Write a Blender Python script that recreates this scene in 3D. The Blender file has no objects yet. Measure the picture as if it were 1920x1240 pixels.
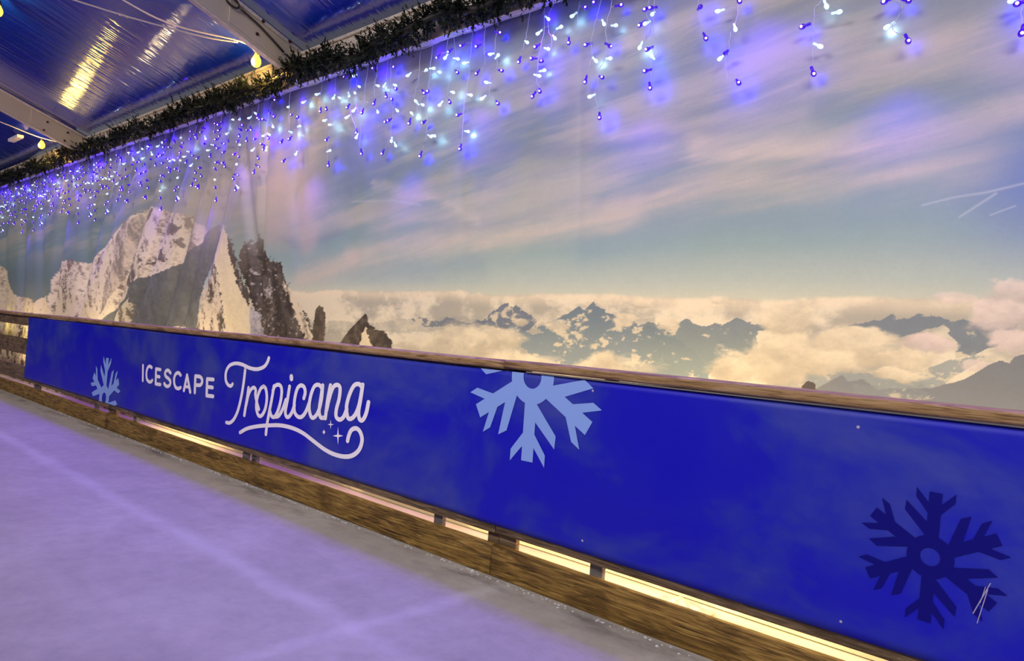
import bpy, bmesh, math, random
import numpy as np
from mathutils import Matrix, Vector
sc = bpy.context.scene
rng = random.Random(7)
# ------------------------------------------------------------------ camera
YAW, PITCH, ROLL, F, CAMZ = 0.743817, 0.01685, 0.076262, 1369.67, 1.19
D, YB, YS = 2.75, 3.30, 3.225          # barrier face, printed backdrop, icicle lights
fw = Vector((-math.sin(YAW)*math.cos(PITCH), math.cos(YAW)*math.cos(PITCH), math.sin(PITCH)))
r0 = fw.cross(Vector((0, 0, 1))).normalized(); u0 = r0.cross(fw)
rt = r0*math.cos(ROLL)+u0*math.sin(ROLL); up = -r0*math.sin(ROLL)+u0*math.cos(ROLL)
cd = bpy.data.cameras.new('camera'); cam = bpy.data.objects.new('camera', cd); sc.collection.objects.link(cam)
cd.sensor_width = 36; cd.lens = F/1920*36; cd.clip_start = .02
cam.matrix_world = Matrix(((rt.x, up.x, -fw.x, 0), (rt.y, up.y, -fw.y, 0), (rt.z, up.z, -fw.z, CAMZ), (0, 0, 0, 1)))
sc.camera = cam
sc.view_settings.view_transform = 'Standard'; sc.view_settings.look = 'None'
sc.view_settings.gamma = 1; sc.view_settings.use_curve_mapping = False
sc.view_settings.exposure = 0.0
# ------------------------------------------------------------------ world and lamps
w = bpy.data.worlds.new('tent_air'); sc.world = w; w.use_nodes = True
w.node_tree.nodes['Background'].inputs[0].default_value = (.62, .60, .60, 1)
w.node_tree.nodes['Background'].inputs[1].default_value = .31
def lamp(kind, loc, energy, col, aim=None, **k):
    d = bpy.data.lights.new('lamp', kind); d.energy = energy; d.color = col
    for a, b in k.items(): setattr(d, a, b)
    o = bpy.data.objects.new('lamp', d); sc.collection.objects.link(o); o.location = loc
    if aim is not None: o.rotation_euler = (Vector(aim)-Vector(loc)).to_track_quat('-Z', 'Y').to_euler()
    return o
# general tent lighting from the ridge on the rink side
for X, e in ((2.6, 128), (-3.2, 78), (-9.0, 56), (-14.0, 40)):
    lamp('AREA', (X, -1.6, 4.7), e, (1, .93, .85), aim=(X-1.2, 3.3, 1.5), shape='RECTANGLE', size=3.2, size_y=1.2, spread=1.75)
# warm floodlights standing behind the barrier, washing the backdrop from below
for X, e in ((-.5, 5.5), (-1.7, 11.5), (-2.9, 6.5), (-4.6, 5.5), (-7.2, 11), (-10.0, 11), (-13.0, 9)):
    lamp('AREA', (X, 2.93, .42), e, (1, .78, .42), aim=(X, 3.3, 1.05), shape='RECTANGLE', size=.9, size_y=.08)
for X, e in ((-1.6, 14), (-2.8, 6), (-7.3, 10), (-4.2, 3), (-.4, 4)):
    lamp('AREA', (X, 2.87, .30), e, (1, .8, .40), aim=(X, 3.3, .04), shape='RECTANGLE', size=1.3, size_y=.05)
# light of the icicle curtain thrown down on the ice over the barrier
for i in range(24):
    X = 1.0-i*.64
    lamp('SPOT', (X, YS-.03, (2.62, 3.08, 2.84, 2.50, 2.96)[i % 5]), 33, (.12, .0, 1), aim=(X, .9, 0), spot_size=2.75, spot_blend=.9, shadow_soft_size=.03)
# one more warm flood far down the gap; it mirrors in the glossy roof fabric
lamp('AREA', (-16.9, 3.03, .865), 9, (1, .70, .16), aim=(-9.4, 2.64, 3.76), shape='RECTANGLE', size=.24, size_y=.28)
# ------------------------------------------------------------------ helpers
C = sc.collection
def ray(px, py):
    return fw + rt*((px-960)/F) - up*((py-620)/F)
def at(px, py, Y):                      # point of the plane y = Y seen at a photograph pixel
    d = ray(px, py); t = Y/d.y
    return Vector((d.x*t, Y, d.z*t+CAMZ))
def atX(px, py, X):                     # point of the plane x = X seen at a photograph pixel
    d = ray(px, py); t = X/d.x
    return Vector((X, d.y*t, d.z*t+CAMZ))
def onfloor(px, py):
    d = ray(px, py); t = -CAMZ/d.z
    return Vector((d.x*t, d.y*t, 0))
def tag(o, label=None, cat=None, group=None, kind=None):
    if label: o['label'] = label
    if cat: o['category'] = cat
    if group: o['group'] = group
    if kind: o['kind'] = kind
    return o
def empty(name, loc, label, cat, group=None):
    o = bpy.data.objects.new(name, None); C.objects.link(o); o.location = loc; o.empty_display_size = .1
    return tag(o, label, cat, group)
def link(name, me, mats, parent=None):
    o = bpy.data.objects.new(name, me); C.objects.link(o)
    for m in (mats if isinstance(mats, (list, tuple)) else [mats]): me.materials.append(m)
    if parent is not None:
        o.parent = parent; o.location = -parent.location
    return o
class MB:
    def __init__(s): s.v = []; s.f = []; s.m = []
    def add(s, v, f, m=0):
        n = len(s.v); s.v += [tuple(x) for x in v]; s.f += [tuple(n+i for i in q) for q in f]; s.m += [m]*len(f); return s
    def box(s, a, b, m=0):
        (x0, y0, z0), (x1, y1, z1) = a, b
        return s.add([(x0,y0,z0),(x1,y0,z0),(x1,y1,z0),(x0,y1,z0),(x0,y0,z1),(x1,y0,z1),(x1,y1,z1),(x0,y1,z1)],
              [(0,3,2,1),(4,5,6,7),(0,1,5,4),(1,2,6,5),(2,3,7,6),(3,0,4,7)], m)
    def tube(s, pts, r, n=6, m=0):
        pts = [Vector(p) for p in pts]; vs = []; L = len(pts)
        for i, p in enumerate(pts):
            t = (pts[min(i+1, L-1)]-pts[max(i-1, 0)]).normalized()
            a = t.cross(Vector((0, 0, 1)) if abs(t.z) < .9 else Vector((1, 0, 0))).normalized(); b = t.cross(a)
            rr = r[i] if isinstance(r, (list, tuple)) else r
            vs += [p+a*math.cos(2*math.pi*k/n)*rr+b*math.sin(2*math.pi*k/n)*rr for k in range(n)]
        fs = [(i*n+k, i*n+(k+1) % n, (i+1)*n+(k+1) % n, (i+1)*n+k) for i in range(L-1) for k in range(n)]
        fs += [tuple(range(n-1, -1, -1)), tuple((L-1)*n+k for k in range(n))]
        return s.add(vs, fs, m)
    def build(s, name, mats, parent=None, smooth=False, bevel=0):
        me = bpy.data.meshes.new(name); me.from_pydata(s.v, [], s.f)
        o = link(name, me, mats, parent)
        me.polygons.foreach_set('material_index', s.m)
        if smooth: me.polygons.foreach_set('use_smooth', [True]*len(s.f))
        bm = bmesh.new(); bm.from_mesh(me); bmesh.ops.recalc_face_normals(bm, faces=bm.faces); bm.to_mesh(me); bm.free()
        me.update()
        if bevel:
            b = o.modifiers.new('bevel', 'BEVEL'); b.width = bevel; b.segments = 2; b.limit_method = 'ANGLE'
        return o
def catmull(pts, k=8):
    pts = [Vector(p) for p in pts]; out = []
    P = [pts[0]*2-pts[1]]+pts+[pts[-1]*2-pts[-2]]
    for i in range(1, len(P)-2):
        a, b, c, d = P[i-1:i+3]
        for j in range(k):
            t = j/k
            out.append(.5*((2*b)+(c-a)*t+(2*a-5*b+4*c-d)*t*t+(3*b-a-3*c+d)*t**3))
    out.append(pts[-1]); return out
# ------------------------------------------------------------------ materials
def lin(c): return tuple((x/255/12.92 if x/255 <= .04045 else ((x/255+.055)/1.055)**2.4) for x in c)+(1,)
def mat(name, col=(200, 200, 200), rough=.6, metal=0, emit=None, es=1, spec=.5, alpha=1):
    m = bpy.data.materials.new(name); m.use_nodes = True; b = m.node_tree.nodes['Principled BSDF']
    b.inputs['Base Color'].default_value = lin(col); b.inputs['Roughness'].default_value = rough
    b.inputs['Metallic'].default_value = metal; b.inputs['Specular IOR Level'].default_value = spec
    if emit: b.inputs['Emission Color'].default_value = lin(emit); b.inputs['Emission Strength'].default_value = es
    return m
class NT:
    def __init__(s, m): s.t = m.node_tree; s.b = s.t.nodes['Principled BSDF']
    def n(s, k, **kw):
        x = s.t.nodes.new(k)
        for a, b in kw.items(): setattr(x, a, b)
        return x
    def l(s, a, b): s.t.links.new(a, b)
    def coords(s, scale, kind='Object'):
        c = s.n('ShaderNodeTexCoord'); mp = s.n('ShaderNodeMapping'); mp.inputs['Scale'].default_value = scale
        s.l(c.outputs[kind], mp.inputs['Vector']); return mp.outputs['Vector']
    def noise(s, vec, scale=5, detail=6, rough=.55, dist=0):
        x = s.n('ShaderNodeTexNoise'); x.inputs['Scale'].default_value = scale; x.inputs['Detail'].default_value = detail
        x.inputs['Roughness'].default_value = rough; x.inputs['Distortion'].default_value = dist
        s.l(vec, x.inputs['Vector']); return x.outputs['Fac']
    def ramp(s, fac, stops):
        x = s.n('ShaderNodeValToRGB'); e = x.color_ramp.elements
        while len(e) < len(stops): e.new(.5)
        for i, (p, c) in enumerate(stops):
            e[i].position = p; e[i].color = c if len(c) == 4 and max(c) <= 1 else lin(c)
        s.l(fac, x.inputs['Fac']); return x.outputs['Color']
    def mix(s, fac, a, b, mode='MIX'):
        x = s.n('ShaderNodeMix', data_type='RGBA', blend_type=mode)
        for i, v in ((0, fac), (6, a), (7, b)):
            if hasattr(v, 'links') or hasattr(v, 'is_linked'): s.l(v, x.inputs[i])
            else: x.inputs[i].default_value = v
        return x.outputs[2]
    def math(s, op, a, b=None):
        x = s.n('ShaderNodeMath', operation=op)
        for i, v in enumerate((a, b)):
            if v is None: continue
            if hasattr(v, 'is_linked'): s.l(v, x.inputs[i])
            else: x.inputs[i].default_value = v
        return x.outputs[0]
    def bump(s, h, strength=.3, dist=.01):
        x = s.n('ShaderNodeBump'); x.inputs['Strength'].default_value = strength; x.inputs['Distance'].default_value = dist
        s.l(h, x.inputs['Height']); s.l(x.outputs[0], s.b.inputs['Normal'])
def wood(name, dark, mid, light, rough=.6):
    m = mat(name, mid, rough, spec=.35); t = NT(m)
    info = t.n('ShaderNodeObjectInfo'); add = t.n('ShaderNodeVectorMath', operation='ADD'); mul = t.n('ShaderNodeVectorMath', operation='SCALE')
    cx = t.n('ShaderNodeCombineXYZ'); t.l(info.outputs['Random'], cx.inputs[0]); t.l(info.outputs['Random'], cx.inputs[2])
    t.l(cx.outputs[0], mul.inputs[0]); mul.inputs['Scale'].default_value = 31
    t.l(t.coords((1, 1, 1)), add.inputs[0]); t.l(mul.outputs[0], add.inputs[1])
    mp = t.n('ShaderNodeMapping'); mp.inputs['Scale'].default_value = (1.9, 14, 34); t.l(add.outputs[0], mp.inputs['Vector'])
    g = t.noise(mp.outputs[0], 2.2, 8, .65, 1.2)
    mp2 = t.n('ShaderNodeMapping'); mp2.inputs['Scale'].default_value = (2.2, 5, 7); t.l(add.outputs[0], mp2.inputs['Vector'])
    g2 = t.noise(mp2.outputs[0], 1.6, 4, .5)
    c = t.ramp(g, [(.34, dark), (.49, mid), (.64, light)])
    k = t.ramp(g2, [(.36, (.28, .22, .18, 1)), (.46, (1, 1, 1, 1))])
    mp3 = t.n('ShaderNodeMapping'); mp3.inputs['Scale'].default_value = (3.0, 3, 8); t.l(add.outputs[0], mp3.inputs['Vector'])
    vo = t.n('ShaderNodeTexVoronoi'); vo.inputs['Scale'].default_value = 1.0; t.l(mp3.outputs[0], vo.inputs['Vector'])
    kn = t.ramp(vo.outputs['Distance'], [(.05, (.10, .07, .05, 1)), (.12, (1, 1, 1, 1))])
    c = t.mix(.55, c, k, 'MULTIPLY'); c = t.mix(.8, c, kn, 'MULTIPLY')
    t.l(c, t.b.inputs['Base Color']); t.bump(g, .5, .004)
    return m
M = {}
M['kick'] = wood('kickboard_wood', (54, 36, 14), (122, 92, 42), (168, 134, 72))
M['rail'] = wood('handrail_wood', (96, 68, 36), (150, 118, 78), (178, 148, 110), .5)
M['board'] = wood('board_wood', (60, 46, 34), (104, 84, 62), (140, 118, 92))
M['post'] = wood('post_wood', (70, 66, 64), (100, 96, 94), (125, 120, 116))
M['alu'] = mat('aluminium', (205, 192, 182), .42, .35)
M['shaded_web'] = mat('aluminium_shaded_web', (176, 164, 150), .5, .1)  # same aluminium with the shade of the rafter sides put into its colour
t = NT(M['alu']); n_ = t.noise(t.coords((1, 1, 1)), 30, 4); t.l(t.ramp(n_, [(.3, (190, 178, 168)), (.7, (218, 206, 196))]), t.b.inputs['Base Color'])
M['steel'] = mat('dark_steel', (60, 52, 48), .45, .6)
M['bolt'] = mat('rusty_bolt', (62, 44, 36), .6, .5)
M['strip'] = mat('bright_strip', (215, 205, 205), .2, .9)
M['cable'] = mat('white_cable', (210, 200, 205), .5)
M['black'] = mat('black_plastic', (22, 20, 20), .5)
M['wire'] = mat('pale_wire', (188, 184, 215), .35)
M['blue_bulb'] = mat('blue_bulb', (30, 0, 120), .3, emit=(58, 0, 190), es=1.0)
M['white_bulb'] = mat('white_bulb', (200, 225, 235), .3, emit=(180, 226, 238), es=.85)
M['core_b'] = mat('led_core_violet', (240, 225, 255), .3, emit=(250, 215, 255), es=2.0)
M['core_w'] = mat('led_core_white', (245, 255, 255), .3, emit=(240, 255, 250), es=3.0)
M['amber'] = mat('amber_lamp', (255, 200, 90), .3, emit=(255, 196, 60), es=3.2)
for k in ('blue_bulb', 'white_bulb', 'core_b', 'core_w'): M[k].cycles.emission_sampling = 'NONE'
# banner vinyl
m = M['vinyl'] = mat('blue_vinyl', (16, 16, 176), .36, spec=.42); t = NT(m)
n1 = t.noise(t.coords((1, 1, 1.4)), 1.3, 6, .6, .4)
t.l(t.ramp(n1, [(.32, (0, 0, 188)), (.46, (8, 10, 184)), (.55, (28, 40, 172)), (.68, (56, 66, 162))]), t.b.inputs['Base Color'])
n2 = t.noise(t.coords((.8, 1, 1.6)), 2.2, 3, .5); t.bump(n2, .25, .02)
r_ = t.noise(t.coords((1, 1, 1)), 3.1, 6, .6); mr = t.n('ShaderNodeMapRange'); mr.inputs[3].default_value = .36; mr.inputs[4].default_value = .58
t.l(r_, mr.inputs[0]); t.l(mr.outputs[0], t.b.inputs['Roughness'])
M['print_white'] = mat('print_white', (250, 242, 255), .5)
M['print_light'] = mat('print_light_blue', (136, 168, 240), .5)
M['print_dark'] = mat('print_navy', (3, 1, 118), .6, spec=.2)
# roof fabric
m = M['roof'] = mat('blue_pvc', (0, 26, 148), .22, spec=.4); t = NT(m)
t.b.inputs['Coat Weight'].default_value = 1; t.b.inputs['Coat Roughness'].default_value = .03; t.b.inputs['Coat IOR'].default_value = 1.95
v = t.coords((7, .35, .35)); h = t.noise(v, 2.0, 3, .5, .4)
v2 = t.coords((22, .9, .9)); h2 = t.noise(v2, 1.5, 2, .5, .3)
v3 = t.coords((1, 1, 1)); h3 = t.noise(v3, .9, 2, .5)
hh = t.math('ADD', t.math('ADD', t.math('MULTIPLY', h, .7), t.math('MULTIPLY', h2, .34)), t.math('MULTIPLY', h3, .8))
bp = t.n('ShaderNodeBump'); bp.inputs['Strength'].default_value = .55; bp.inputs['Distance'].default_value = .012
t.l(hh, bp.inputs['Height']); t.l(bp.outputs[0], t.b.inputs['Normal']); t.l(bp.outputs[0], t.b.inputs['Coat Normal'])
t.l(t.ramp(t.noise(t.coords((1, 1, 1)), .5, 3), [(.35, (6, 2, 190)), (.65, (0, 66, 190))]), t.b.inputs['Base Color'])
# ice
m = M['ice'] = mat('rink_ice', (150, 150, 150), .5, spec=.35); t = NT(m)
v = t.coords((1, 1, 1)); a = t.noise(v, 1.1, 8, .62, .3); b_ = t.noise(v, 9, 8, .7)
col = t.ramp(a, [(.25, (168, 162, 154)), (.5, (182, 176, 168)), (.75, (198, 192, 186))])
col = t.mix(.35, col, t.ramp(b_, [(.3, (.45, .45, .45, 1)), (.62, (1, 1, 1, 1))]), 'MULTIPLY')
sep = t.n('ShaderNodeSeparateXYZ'); t.l(v, sep.inputs[0]); wob = t.noise(v, 1.4, 4)
def band(axis, centre, width, amp):
    x = t.math('ADD', sep.outputs[axis], t.math('MULTIPLY', t.math('SUBTRACT', wob, .5), amp))
    dd = t.math('ABSOLUTE', t.math('SUBTRACT', x, centre))
    q = t.n('ShaderNodeMapRange', interpolation_type='SMOOTHSTEP'); t.l(dd, q.inputs[0]); q.inputs[1].default_value = 0; q.inputs[2].default_value = width
    q.inputs[3].default_value = 1; q.inputs[4].default_value = 0; return q.outputs[0]
ln = t.math('ADD', band(1, 1.80, .10, .16), band(0, -2.40, .09, .18)); ln = t.math('MULTIPLY', ln, t.noise(v, 3, 5)); 
col = t.mix(t.math('MULTIPLY', ln, .42), col, lin((235, 232, 236)))
wet = t.math('MULTIPLY', band(1, 2.62, .16, .30), t.n('ShaderNodeMath').outputs[0]) if False else band(1, 2.66, .17, .25)
wet = t.math('MULTIPLY', wet, t.ramp(t.noise(t.coords((1.2, 3, 1)), 1.7, 8, .7), [(.46, (0, 0, 0, 1)), (.66, (1, 1, 1, 1))]))
col = t.mix(t.math('MULTIPLY', wet, .75), col, lin((92, 86, 84)))
t.l(col, t.b.inputs['Base Color']); t.bump(b_, .45, .008)
M['frost'] = mat('frost', (205, 202, 208), .7)
M['walk'] = mat('pale_floor', (236, 212, 160), .7); t = NT(M['walk'])
t.l(t.ramp(t.noise(t.coords((1, 4, 1)), 2, 5), [(.3, (226, 200, 146)), (.7, (244, 224, 180))]), t.b.inputs['Base Color'])
m = M['needle'] = mat('pine_tinsel', (14, 26, 14), .6, spec=.25); t = NT(m)
t.l(t.ramp(t.noise(t.coords((1, 1, 1)), 14, 3), [(.35, (6, 11, 7)), (.55, (14, 24, 13)), (.78, (38, 52, 26))]), t.b.inputs['Base Color'])

# ------------------------------------------------------------------ setting
ice = MB(); ice.add([(-40, -8, 0), (8, -8, 0), (8, 2.80, 0), (-40, 2.80, 0), (-40, -8, -.1), (8, -8, -.1), (8, 2.80, -.1), (-40, 2.80, -.1)],
    [(0, 1, 2, 3), (4, 7, 6, 5), (0, 4, 5, 1), (1, 5, 6, 2), (2, 6, 7, 3), (3, 7, 4, 0)])
o = ice.build('floor', M['ice']); tag(o, 'scuffed violet-lit ice rink surface in front of the barrier', 'ice rink', kind='structure')
o = MB().box((-40, 2.80, -.1), (8, 4.2, -.004)).build('floor', M['walk']); tag(o, 'pale ground strip between barrier and backdrop', 'floor', kind='structure')
SL = .345
def roofz(y): return 3.53+SL*(3.3-y)
rafters = [5.2, -.25, -5.65, -11.07, -16.5, -22]
for a, b in zip(rafters[1:], rafters[:-1]):
    nx, ny = 40, 30; vs = []; fs = []
    for j in range(ny+1):
        y = 3.36-j/ny*9.4
        for i in range(nx+1):
            s_ = i/nx; z = roofz(y)-.03*math.sin(math.pi*s_)*(1-math.cos(math.pi*min(1, j/ny*2)))/2
            vs.append((a+(b-a)*s_, y, z))
    for j in range(ny):
        for i in range(nx):
            q = j*(nx+1)+i; fs.append((q, q+1, q+nx+2, q+nx+1))
    n0 = len(vs); mb = MB(); mb.add(vs, fs)
    o = mb.build('ceiling', M['roof'], smooth=True); sd = o.modifiers.new('thick', 'SOLIDIFY'); sd.thickness = .004; sd.offset = 1
    tag(o, kind='structure')
o = MB().box((-17.3, -8, 0), (-17.22, 4.2, 8)).build('wall_left', mat('navy_reflection_sheet', (6, 8, 84), .6)); tag(o, 'unseen dark blue end sheet added beyond the picture edge to darken the roof reflections', 'wall', kind='structure')  # unseen end wall, added so the glossy roof mirrors something dark
# ------------------------------------------------------------------ printed backdrop
def srgb(c): return np.array(lin(c)[:3])
def vnoise(x, y, seed):
    r = np.random.RandomState(seed); T = r.rand(256, 256).astype(np.float32)
    xi = np.floor(x).astype(int); yi = np.floor(y).astype(int); fx = x-xi; fy = y-yi
    fx = fx*fx*(3-2*fx); fy = fy*fy*(3-2*fy)
    a = T[xi & 255, yi & 255]; b = T[(xi+1) & 255, yi & 255]; c = T[xi & 255, (yi+1) & 255]; d = T[(xi+1) & 255, (yi+1) & 255]
    return (a*(1-fx)+b*fx)*(1-fy)+(c*(1-fx)+d*fx)*fy
def fbm(x, y, seed, octs=5, gain=.55):
    s = 0; A = 1; tot = 0
    for o_ in range(octs):
        s = s+A*vnoise(x*2**o_+o_*17.3, y*2**o_+o_*9.1, seed+o_); tot += A; A *= gain
    return s/tot
def sstep(a, b, x): t_ = np.clip((x-a)/(b-a), 0, 1); return t_*t_*(3-2*t_)
def inpoly(x, z, pts):
    ins = np.zeros(x.shape, bool); n = len(pts)
    for i in range(n):
        (x0, z0), (x1, z1) = pts[i], pts[(i+1) % n]
        if z0 == z1: continue
        c = ((z0 > z) != (z1 > z)) & (x < (x1-x0)*(z-z0)/(z1-z0)+x0); ins ^= c
    return ins
def Wp(pts): return [(lambda p: (p.x, p.z))(at(a, b, YB)) for a, b in pts]
def build_backdrop():
    us = np.concatenate([np.linspace(-.73, .72, 1400)]); xs = -YB*np.tan(YAW-np.arctan(us))
    xs = np.concatenate([np.linspace(-17.2, xs[0]-.05, 24), xs, np.linspace(xs[-1]+.05, 3, 40)])
    zs = np.concatenate([np.linspace(.004, .18, 50), np.linspace(.2, 1.0, 60), np.linspace(1.003, 3.45, 860)])
    X, Z = np.meshgrid(xs, zs); nx, nz = len(xs), len(zs)
    # ---- folds of the hanging sheet
    Y = np.full_like(X, YB)
    Y += .012*np.sin(X*2.1+.6*np.sin(Z*1.3))*sstep(3.4, 2.0, Z)
    fa = 1.5; folds = [((128,330),(90,600),.13,.12),((165,340),(148,570),.16,.07),((205,330),(155,520),.16,.09),((75,380),(78,600),.16,.06),((40,380),(38,600),.18,.07),((8,380),(5,600),.18,.06),
      ((250,310),(190,470),.12,.05),((300,290),(205,600),.13,.08),((345,290),(240,610),.12,.08),((392,270),(295,620),.12,.08),((412,270),(335,620),.09,.06),((447,240),(395,480),.10,.06),
      ((452,240),(478,480),.08,.05),((502,190),(486,470),.045,.07),((548,180),(556,420),.10,.025),((620,150),(650,430),.12,.015),((720,110),(700,470),.10,.012),((855,80),(870,430),.05,.008),((1000,40),(985,420),.06,.006),((1090,60),(1085,380),.03,.006)]
    for p0, p1, wd, am in folds:
        (xa, za), (xb, zb) = Wp([p0, p1]); tt = (Z-za)/(zb-za); xc = xa+(xb-xa)*np.clip(tt, -.6, 1.6)
        e = sstep(-.5, .05, tt)*sstep(1.5, .8, tt); dx = (X-xc)/wd
        Y += (am*fa if am > .03 else am)*e*np.exp(-dx*dx)*.55
    Y = np.maximum(Y, YB-.01); Y += .002*(fbm(X*3, Z*3, 3, 3)-.5)
    # ---- picture
    n1 = fbm(X*1.5, Z*3.2, 11, 6); n2 = fbm(X*6, Z*9, 21, 6, .6); n3 = fbm(X*14, Z*22, 31, 5, .6); n4 = fbm(X*26, Z*40, 36, 5, .65)
    th = .13; U = X*math.cos(th)+Z*math.sin(th); V = -X*math.sin(th)+Z*math.cos(th)
    V2 = V+.12*(fbm(X*.9, Z*1.2, 41, 4)-.5)
    st = fbm(U*.7, V2*5.5, 51, 6, .55); st2 = fbm(U*1.5, V2*17, 61, 6, .62)
    hz = Wp([(1300, 566)])[0][1]
    col = np.zeros(X.shape+(3,), np.float32)
    stops = [(0, (208,206,180)), (.10, (184,194,180)), (.28, (152,174,170)), (.55, (130,156,160)), (.95, (128,144,160)), (1.5, (138,140,156)), (2.2, (144,142,158))]
    hh = Z-hz
    for k in range(3): col[..., k] = np.interp(hh, [s_[0] for s_ in stops], [srgb(s_[1])[k] for s_ in stops])
    def lay(mask, c):
        nonlocal col
        mk = np.clip(mask, 0, 1)[..., None]
        cc = c if isinstance(c, np.ndarray) and c.ndim == 3 else srgb(c)
        col = (col*(1-mk)+cc*mk).astype(np.float32)
    creamS = (206, 192, 184)
    amt = sstep(.42, .66, st*.7+st2*.3)*sstep(.20, .7, hh)
    lay(amt*.6, (186, 180, 168))
    lay(sstep(.52, .70, 1-st)*.35*sstep(.3, .9, hh), (112, 128, 158))
    strk = [([(560,520),(640,503),(760,478),(900,450),(1050,425),(1180,402)],.075,.85,(216,198,184)),
            ([(650,480),(720,462),(820,448),(960,425),(1100,385)],.05,.6,(212,196,186)),
            ([(600,400),(700,415),(860,405),(1000,375),(1150,345)],.10,.55,(202,190,186)),
            ([(700,350),(800,362),(900,400)],.03,.5,(214,200,194)),
            ([(840,375),(1000,335),(1200,300),(1400,262),(1600,262)],.05,.55,(208,196,190)),
            ([(1150,395),(1350,350),(1560,335),(1700,318),(1830,310)],.10,.85,(206,192,178)),
            ([(1300,285),(1450,278),(1560,278),(1680,272),(1800,245),(1930,210)],.05,.85,(224,202,188)),
            ([(1180,75),(1260,45),(1400,0),(1500,-30)],.04,.6,(218,196,200)),
            ([(1100,215),(1300,190),(1500,160),(1700,120),(1930,60)],.13,.45,(206,184,194)),
            ([(1400,110),(1650,70),(1930,130)],.10,.4,(208,184,194)),
            ([(1150,250),(1350,235),(1500,225)],.05,.5,(214,196,194))]
    dstr = [([(1460,325),(1560,300),(1660,285),(1760,262),(1920,225)],.05,.7,(122,138,160)),
            ([(820,420),(1000,400),(1200,365),(1450,345),(1650,300)],.05,.55,(118,138,164)),
            ([(1000,130),(1200,240),(1400,180),(1440,140)],.05,.3,(118,124,156)),
            ([(880,300),(1000,275),(1180,262),(1350,262)],.06,.5,(116,128,164)),
            ([(1100,460),(1300,410),(1600,400),(1900,345)],.09,.45,(128,156,170)),
            ([(500,420),(560,455),(640,430)],.06,.6,(124,140,156)),
            ([(900,345),(1100,310),(1300,300)],.035,.45,(116,130,164)),
            ([(540,500),(700,520),(900,495)],.08,.4,(140,160,168))]
    def seg(pts, wd):
        P_ = Wp(pts); dmin = np.full(X.shape, 9., np.float32)
        xx = X+.10*(st2-.5); zz = Z+.16*(st-.5)+.05*(n2-.5)
        for (x0, z0), (x1, z1) in zip(P_[:-1], P_[1:]):
            L2 = (x1-x0)**2+(z1-z0)**2; t_ = np.clip(((xx-x0)*(x1-x0)+(zz-z0)*(z1-z0))/L2, 0, 1)
            dmin = np.minimum(dmin, np.hypot(xx-x0-t_*(x1-x0), zz-z0-t_*(z1-z0)))
        return np.exp(-(dmin/wd)**2)
    for p_, wd, am, c in dstr: lay(seg(p_, wd)*am*(.5+.9*st2), c)
    for p_, wd, am, c in strk: lay(seg(p_, wd*1.15)*am*.85*(.1+1.6*st2), tuple(.8*q+.2*w_ for q, w_ in zip(c, (160, 176, 150))))
    # blue-violet patch at the right margin of the print
    (bx, bz), (cx_, cz_), (ex, ez) = Wp([(1985, 345), (1835, 350), (1985, 480)])
    lay(.6*np.exp(-((X-bx)/(bx-cx_)/1.1)**2-((Z-bz)/(bz-ez))**2), (96, 108, 200))
    # soft cloud at left of centre
    for (px, py, rx, ry, am) in ((530,385,60,62,.8),(545,320,60,70,.55),(575,440,20,35,.5),(430,330,70,60,.45),(350,400,60,40,.35),(662,485,12,12,.6)):
        (x0, z0), (x1, z1), (x2, z2) = Wp([(px, py), (px+rx, py), (px, py+ry)])
        q = ((X-x0)/(x1-x0))**2+((Z-z0)/(z2-z0))**2; lay(am*np.exp(-q*q*.8-.0*q)*(.6+.8*n1), (208, 190, 182))
    # contrails
    for p_, wd in (([(1800,408),(1868,364)],.006),([(1730,386),(1790,371),(1850,362),(1920,345)],.006),([(1858,404),(1904,387)],.004),([(660,378),(735,376),(790,385)],.012)):
        P_ = Wp(p_); dm = np.full(X.shape, 9., np.float32)
        for (x0, z0), (x1, z1) in zip(P_[:-1], P_[1:]):
            L2 = (x1-x0)**2+(z1-z0)**2; t_ = np.clip(((X-x0)*(x1-x0)+(Z-z0)*(z1-z0))/L2, 0, 1)
            dm = np.minimum(dm, np.hypot(X-x0-t_*(x1-x0), Z-z0-t_*(z1-z0)))
        lay((.4 if wd < .01 else .22)*np.exp(-(dm/wd/.8)**2), (205, 208, 214))
    # sea of cloud under the horizon
    top = hz+.02+.05*(fbm(X*2.2, X*0+3, 71, 5)-.5)+.05*np.maximum(0, n2-.5)
    cl = fbm(X*2.0, Z*4.5, 81, 6, .55); edge = sstep(-.012, .012, top-Z)*sstep(-8.9, -7.9, X)
    lay(sstep(-8.2, -9.4, X)*sstep(hz+.9, hz+.1, Z)*.85, (98, 118, 132))
    shade = sstep(.34, .64, cl+.45*(n2-.5)+.3*(n3-.5))[..., None]
    cloud = srgb((178,172,156))*(1-shade)+srgb((228,216,188))*shade
    lay(edge, cloud)
    lay(edge*sstep(.075, 0, np.abs(Z-top+.012))*.5, (244, 226, 190))
    # far ranges
    def rng_(pts, c, c2=None, am=1, rough=.012, snow=0, soft=None):
        P_ = Wp(pts); m_ = inpoly(X+rough*3*(n4-.5)+rough*1.5*(n3-.5), Z+rough*2.2*(n4-.5)+rough*2*(n3-.5), P_).astype(np.float32)*am
        zt = max(q[1] for q in P_); zb = min(q[1] for q in P_)
        if soft: m_ = m_*sstep(zb, zb+soft, Z)
        lay(m_, c)
        if c2: lay(m_*sstep(zt-.02, zb+.1*(zt-zb), Z)*.9, c2)
        if snow: lay(m_*sstep(1-snow-.05, 1-snow+.02, n4*.4+n3*.35+n2*.25)*.85, (222, 208, 176))
        return m_
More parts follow.
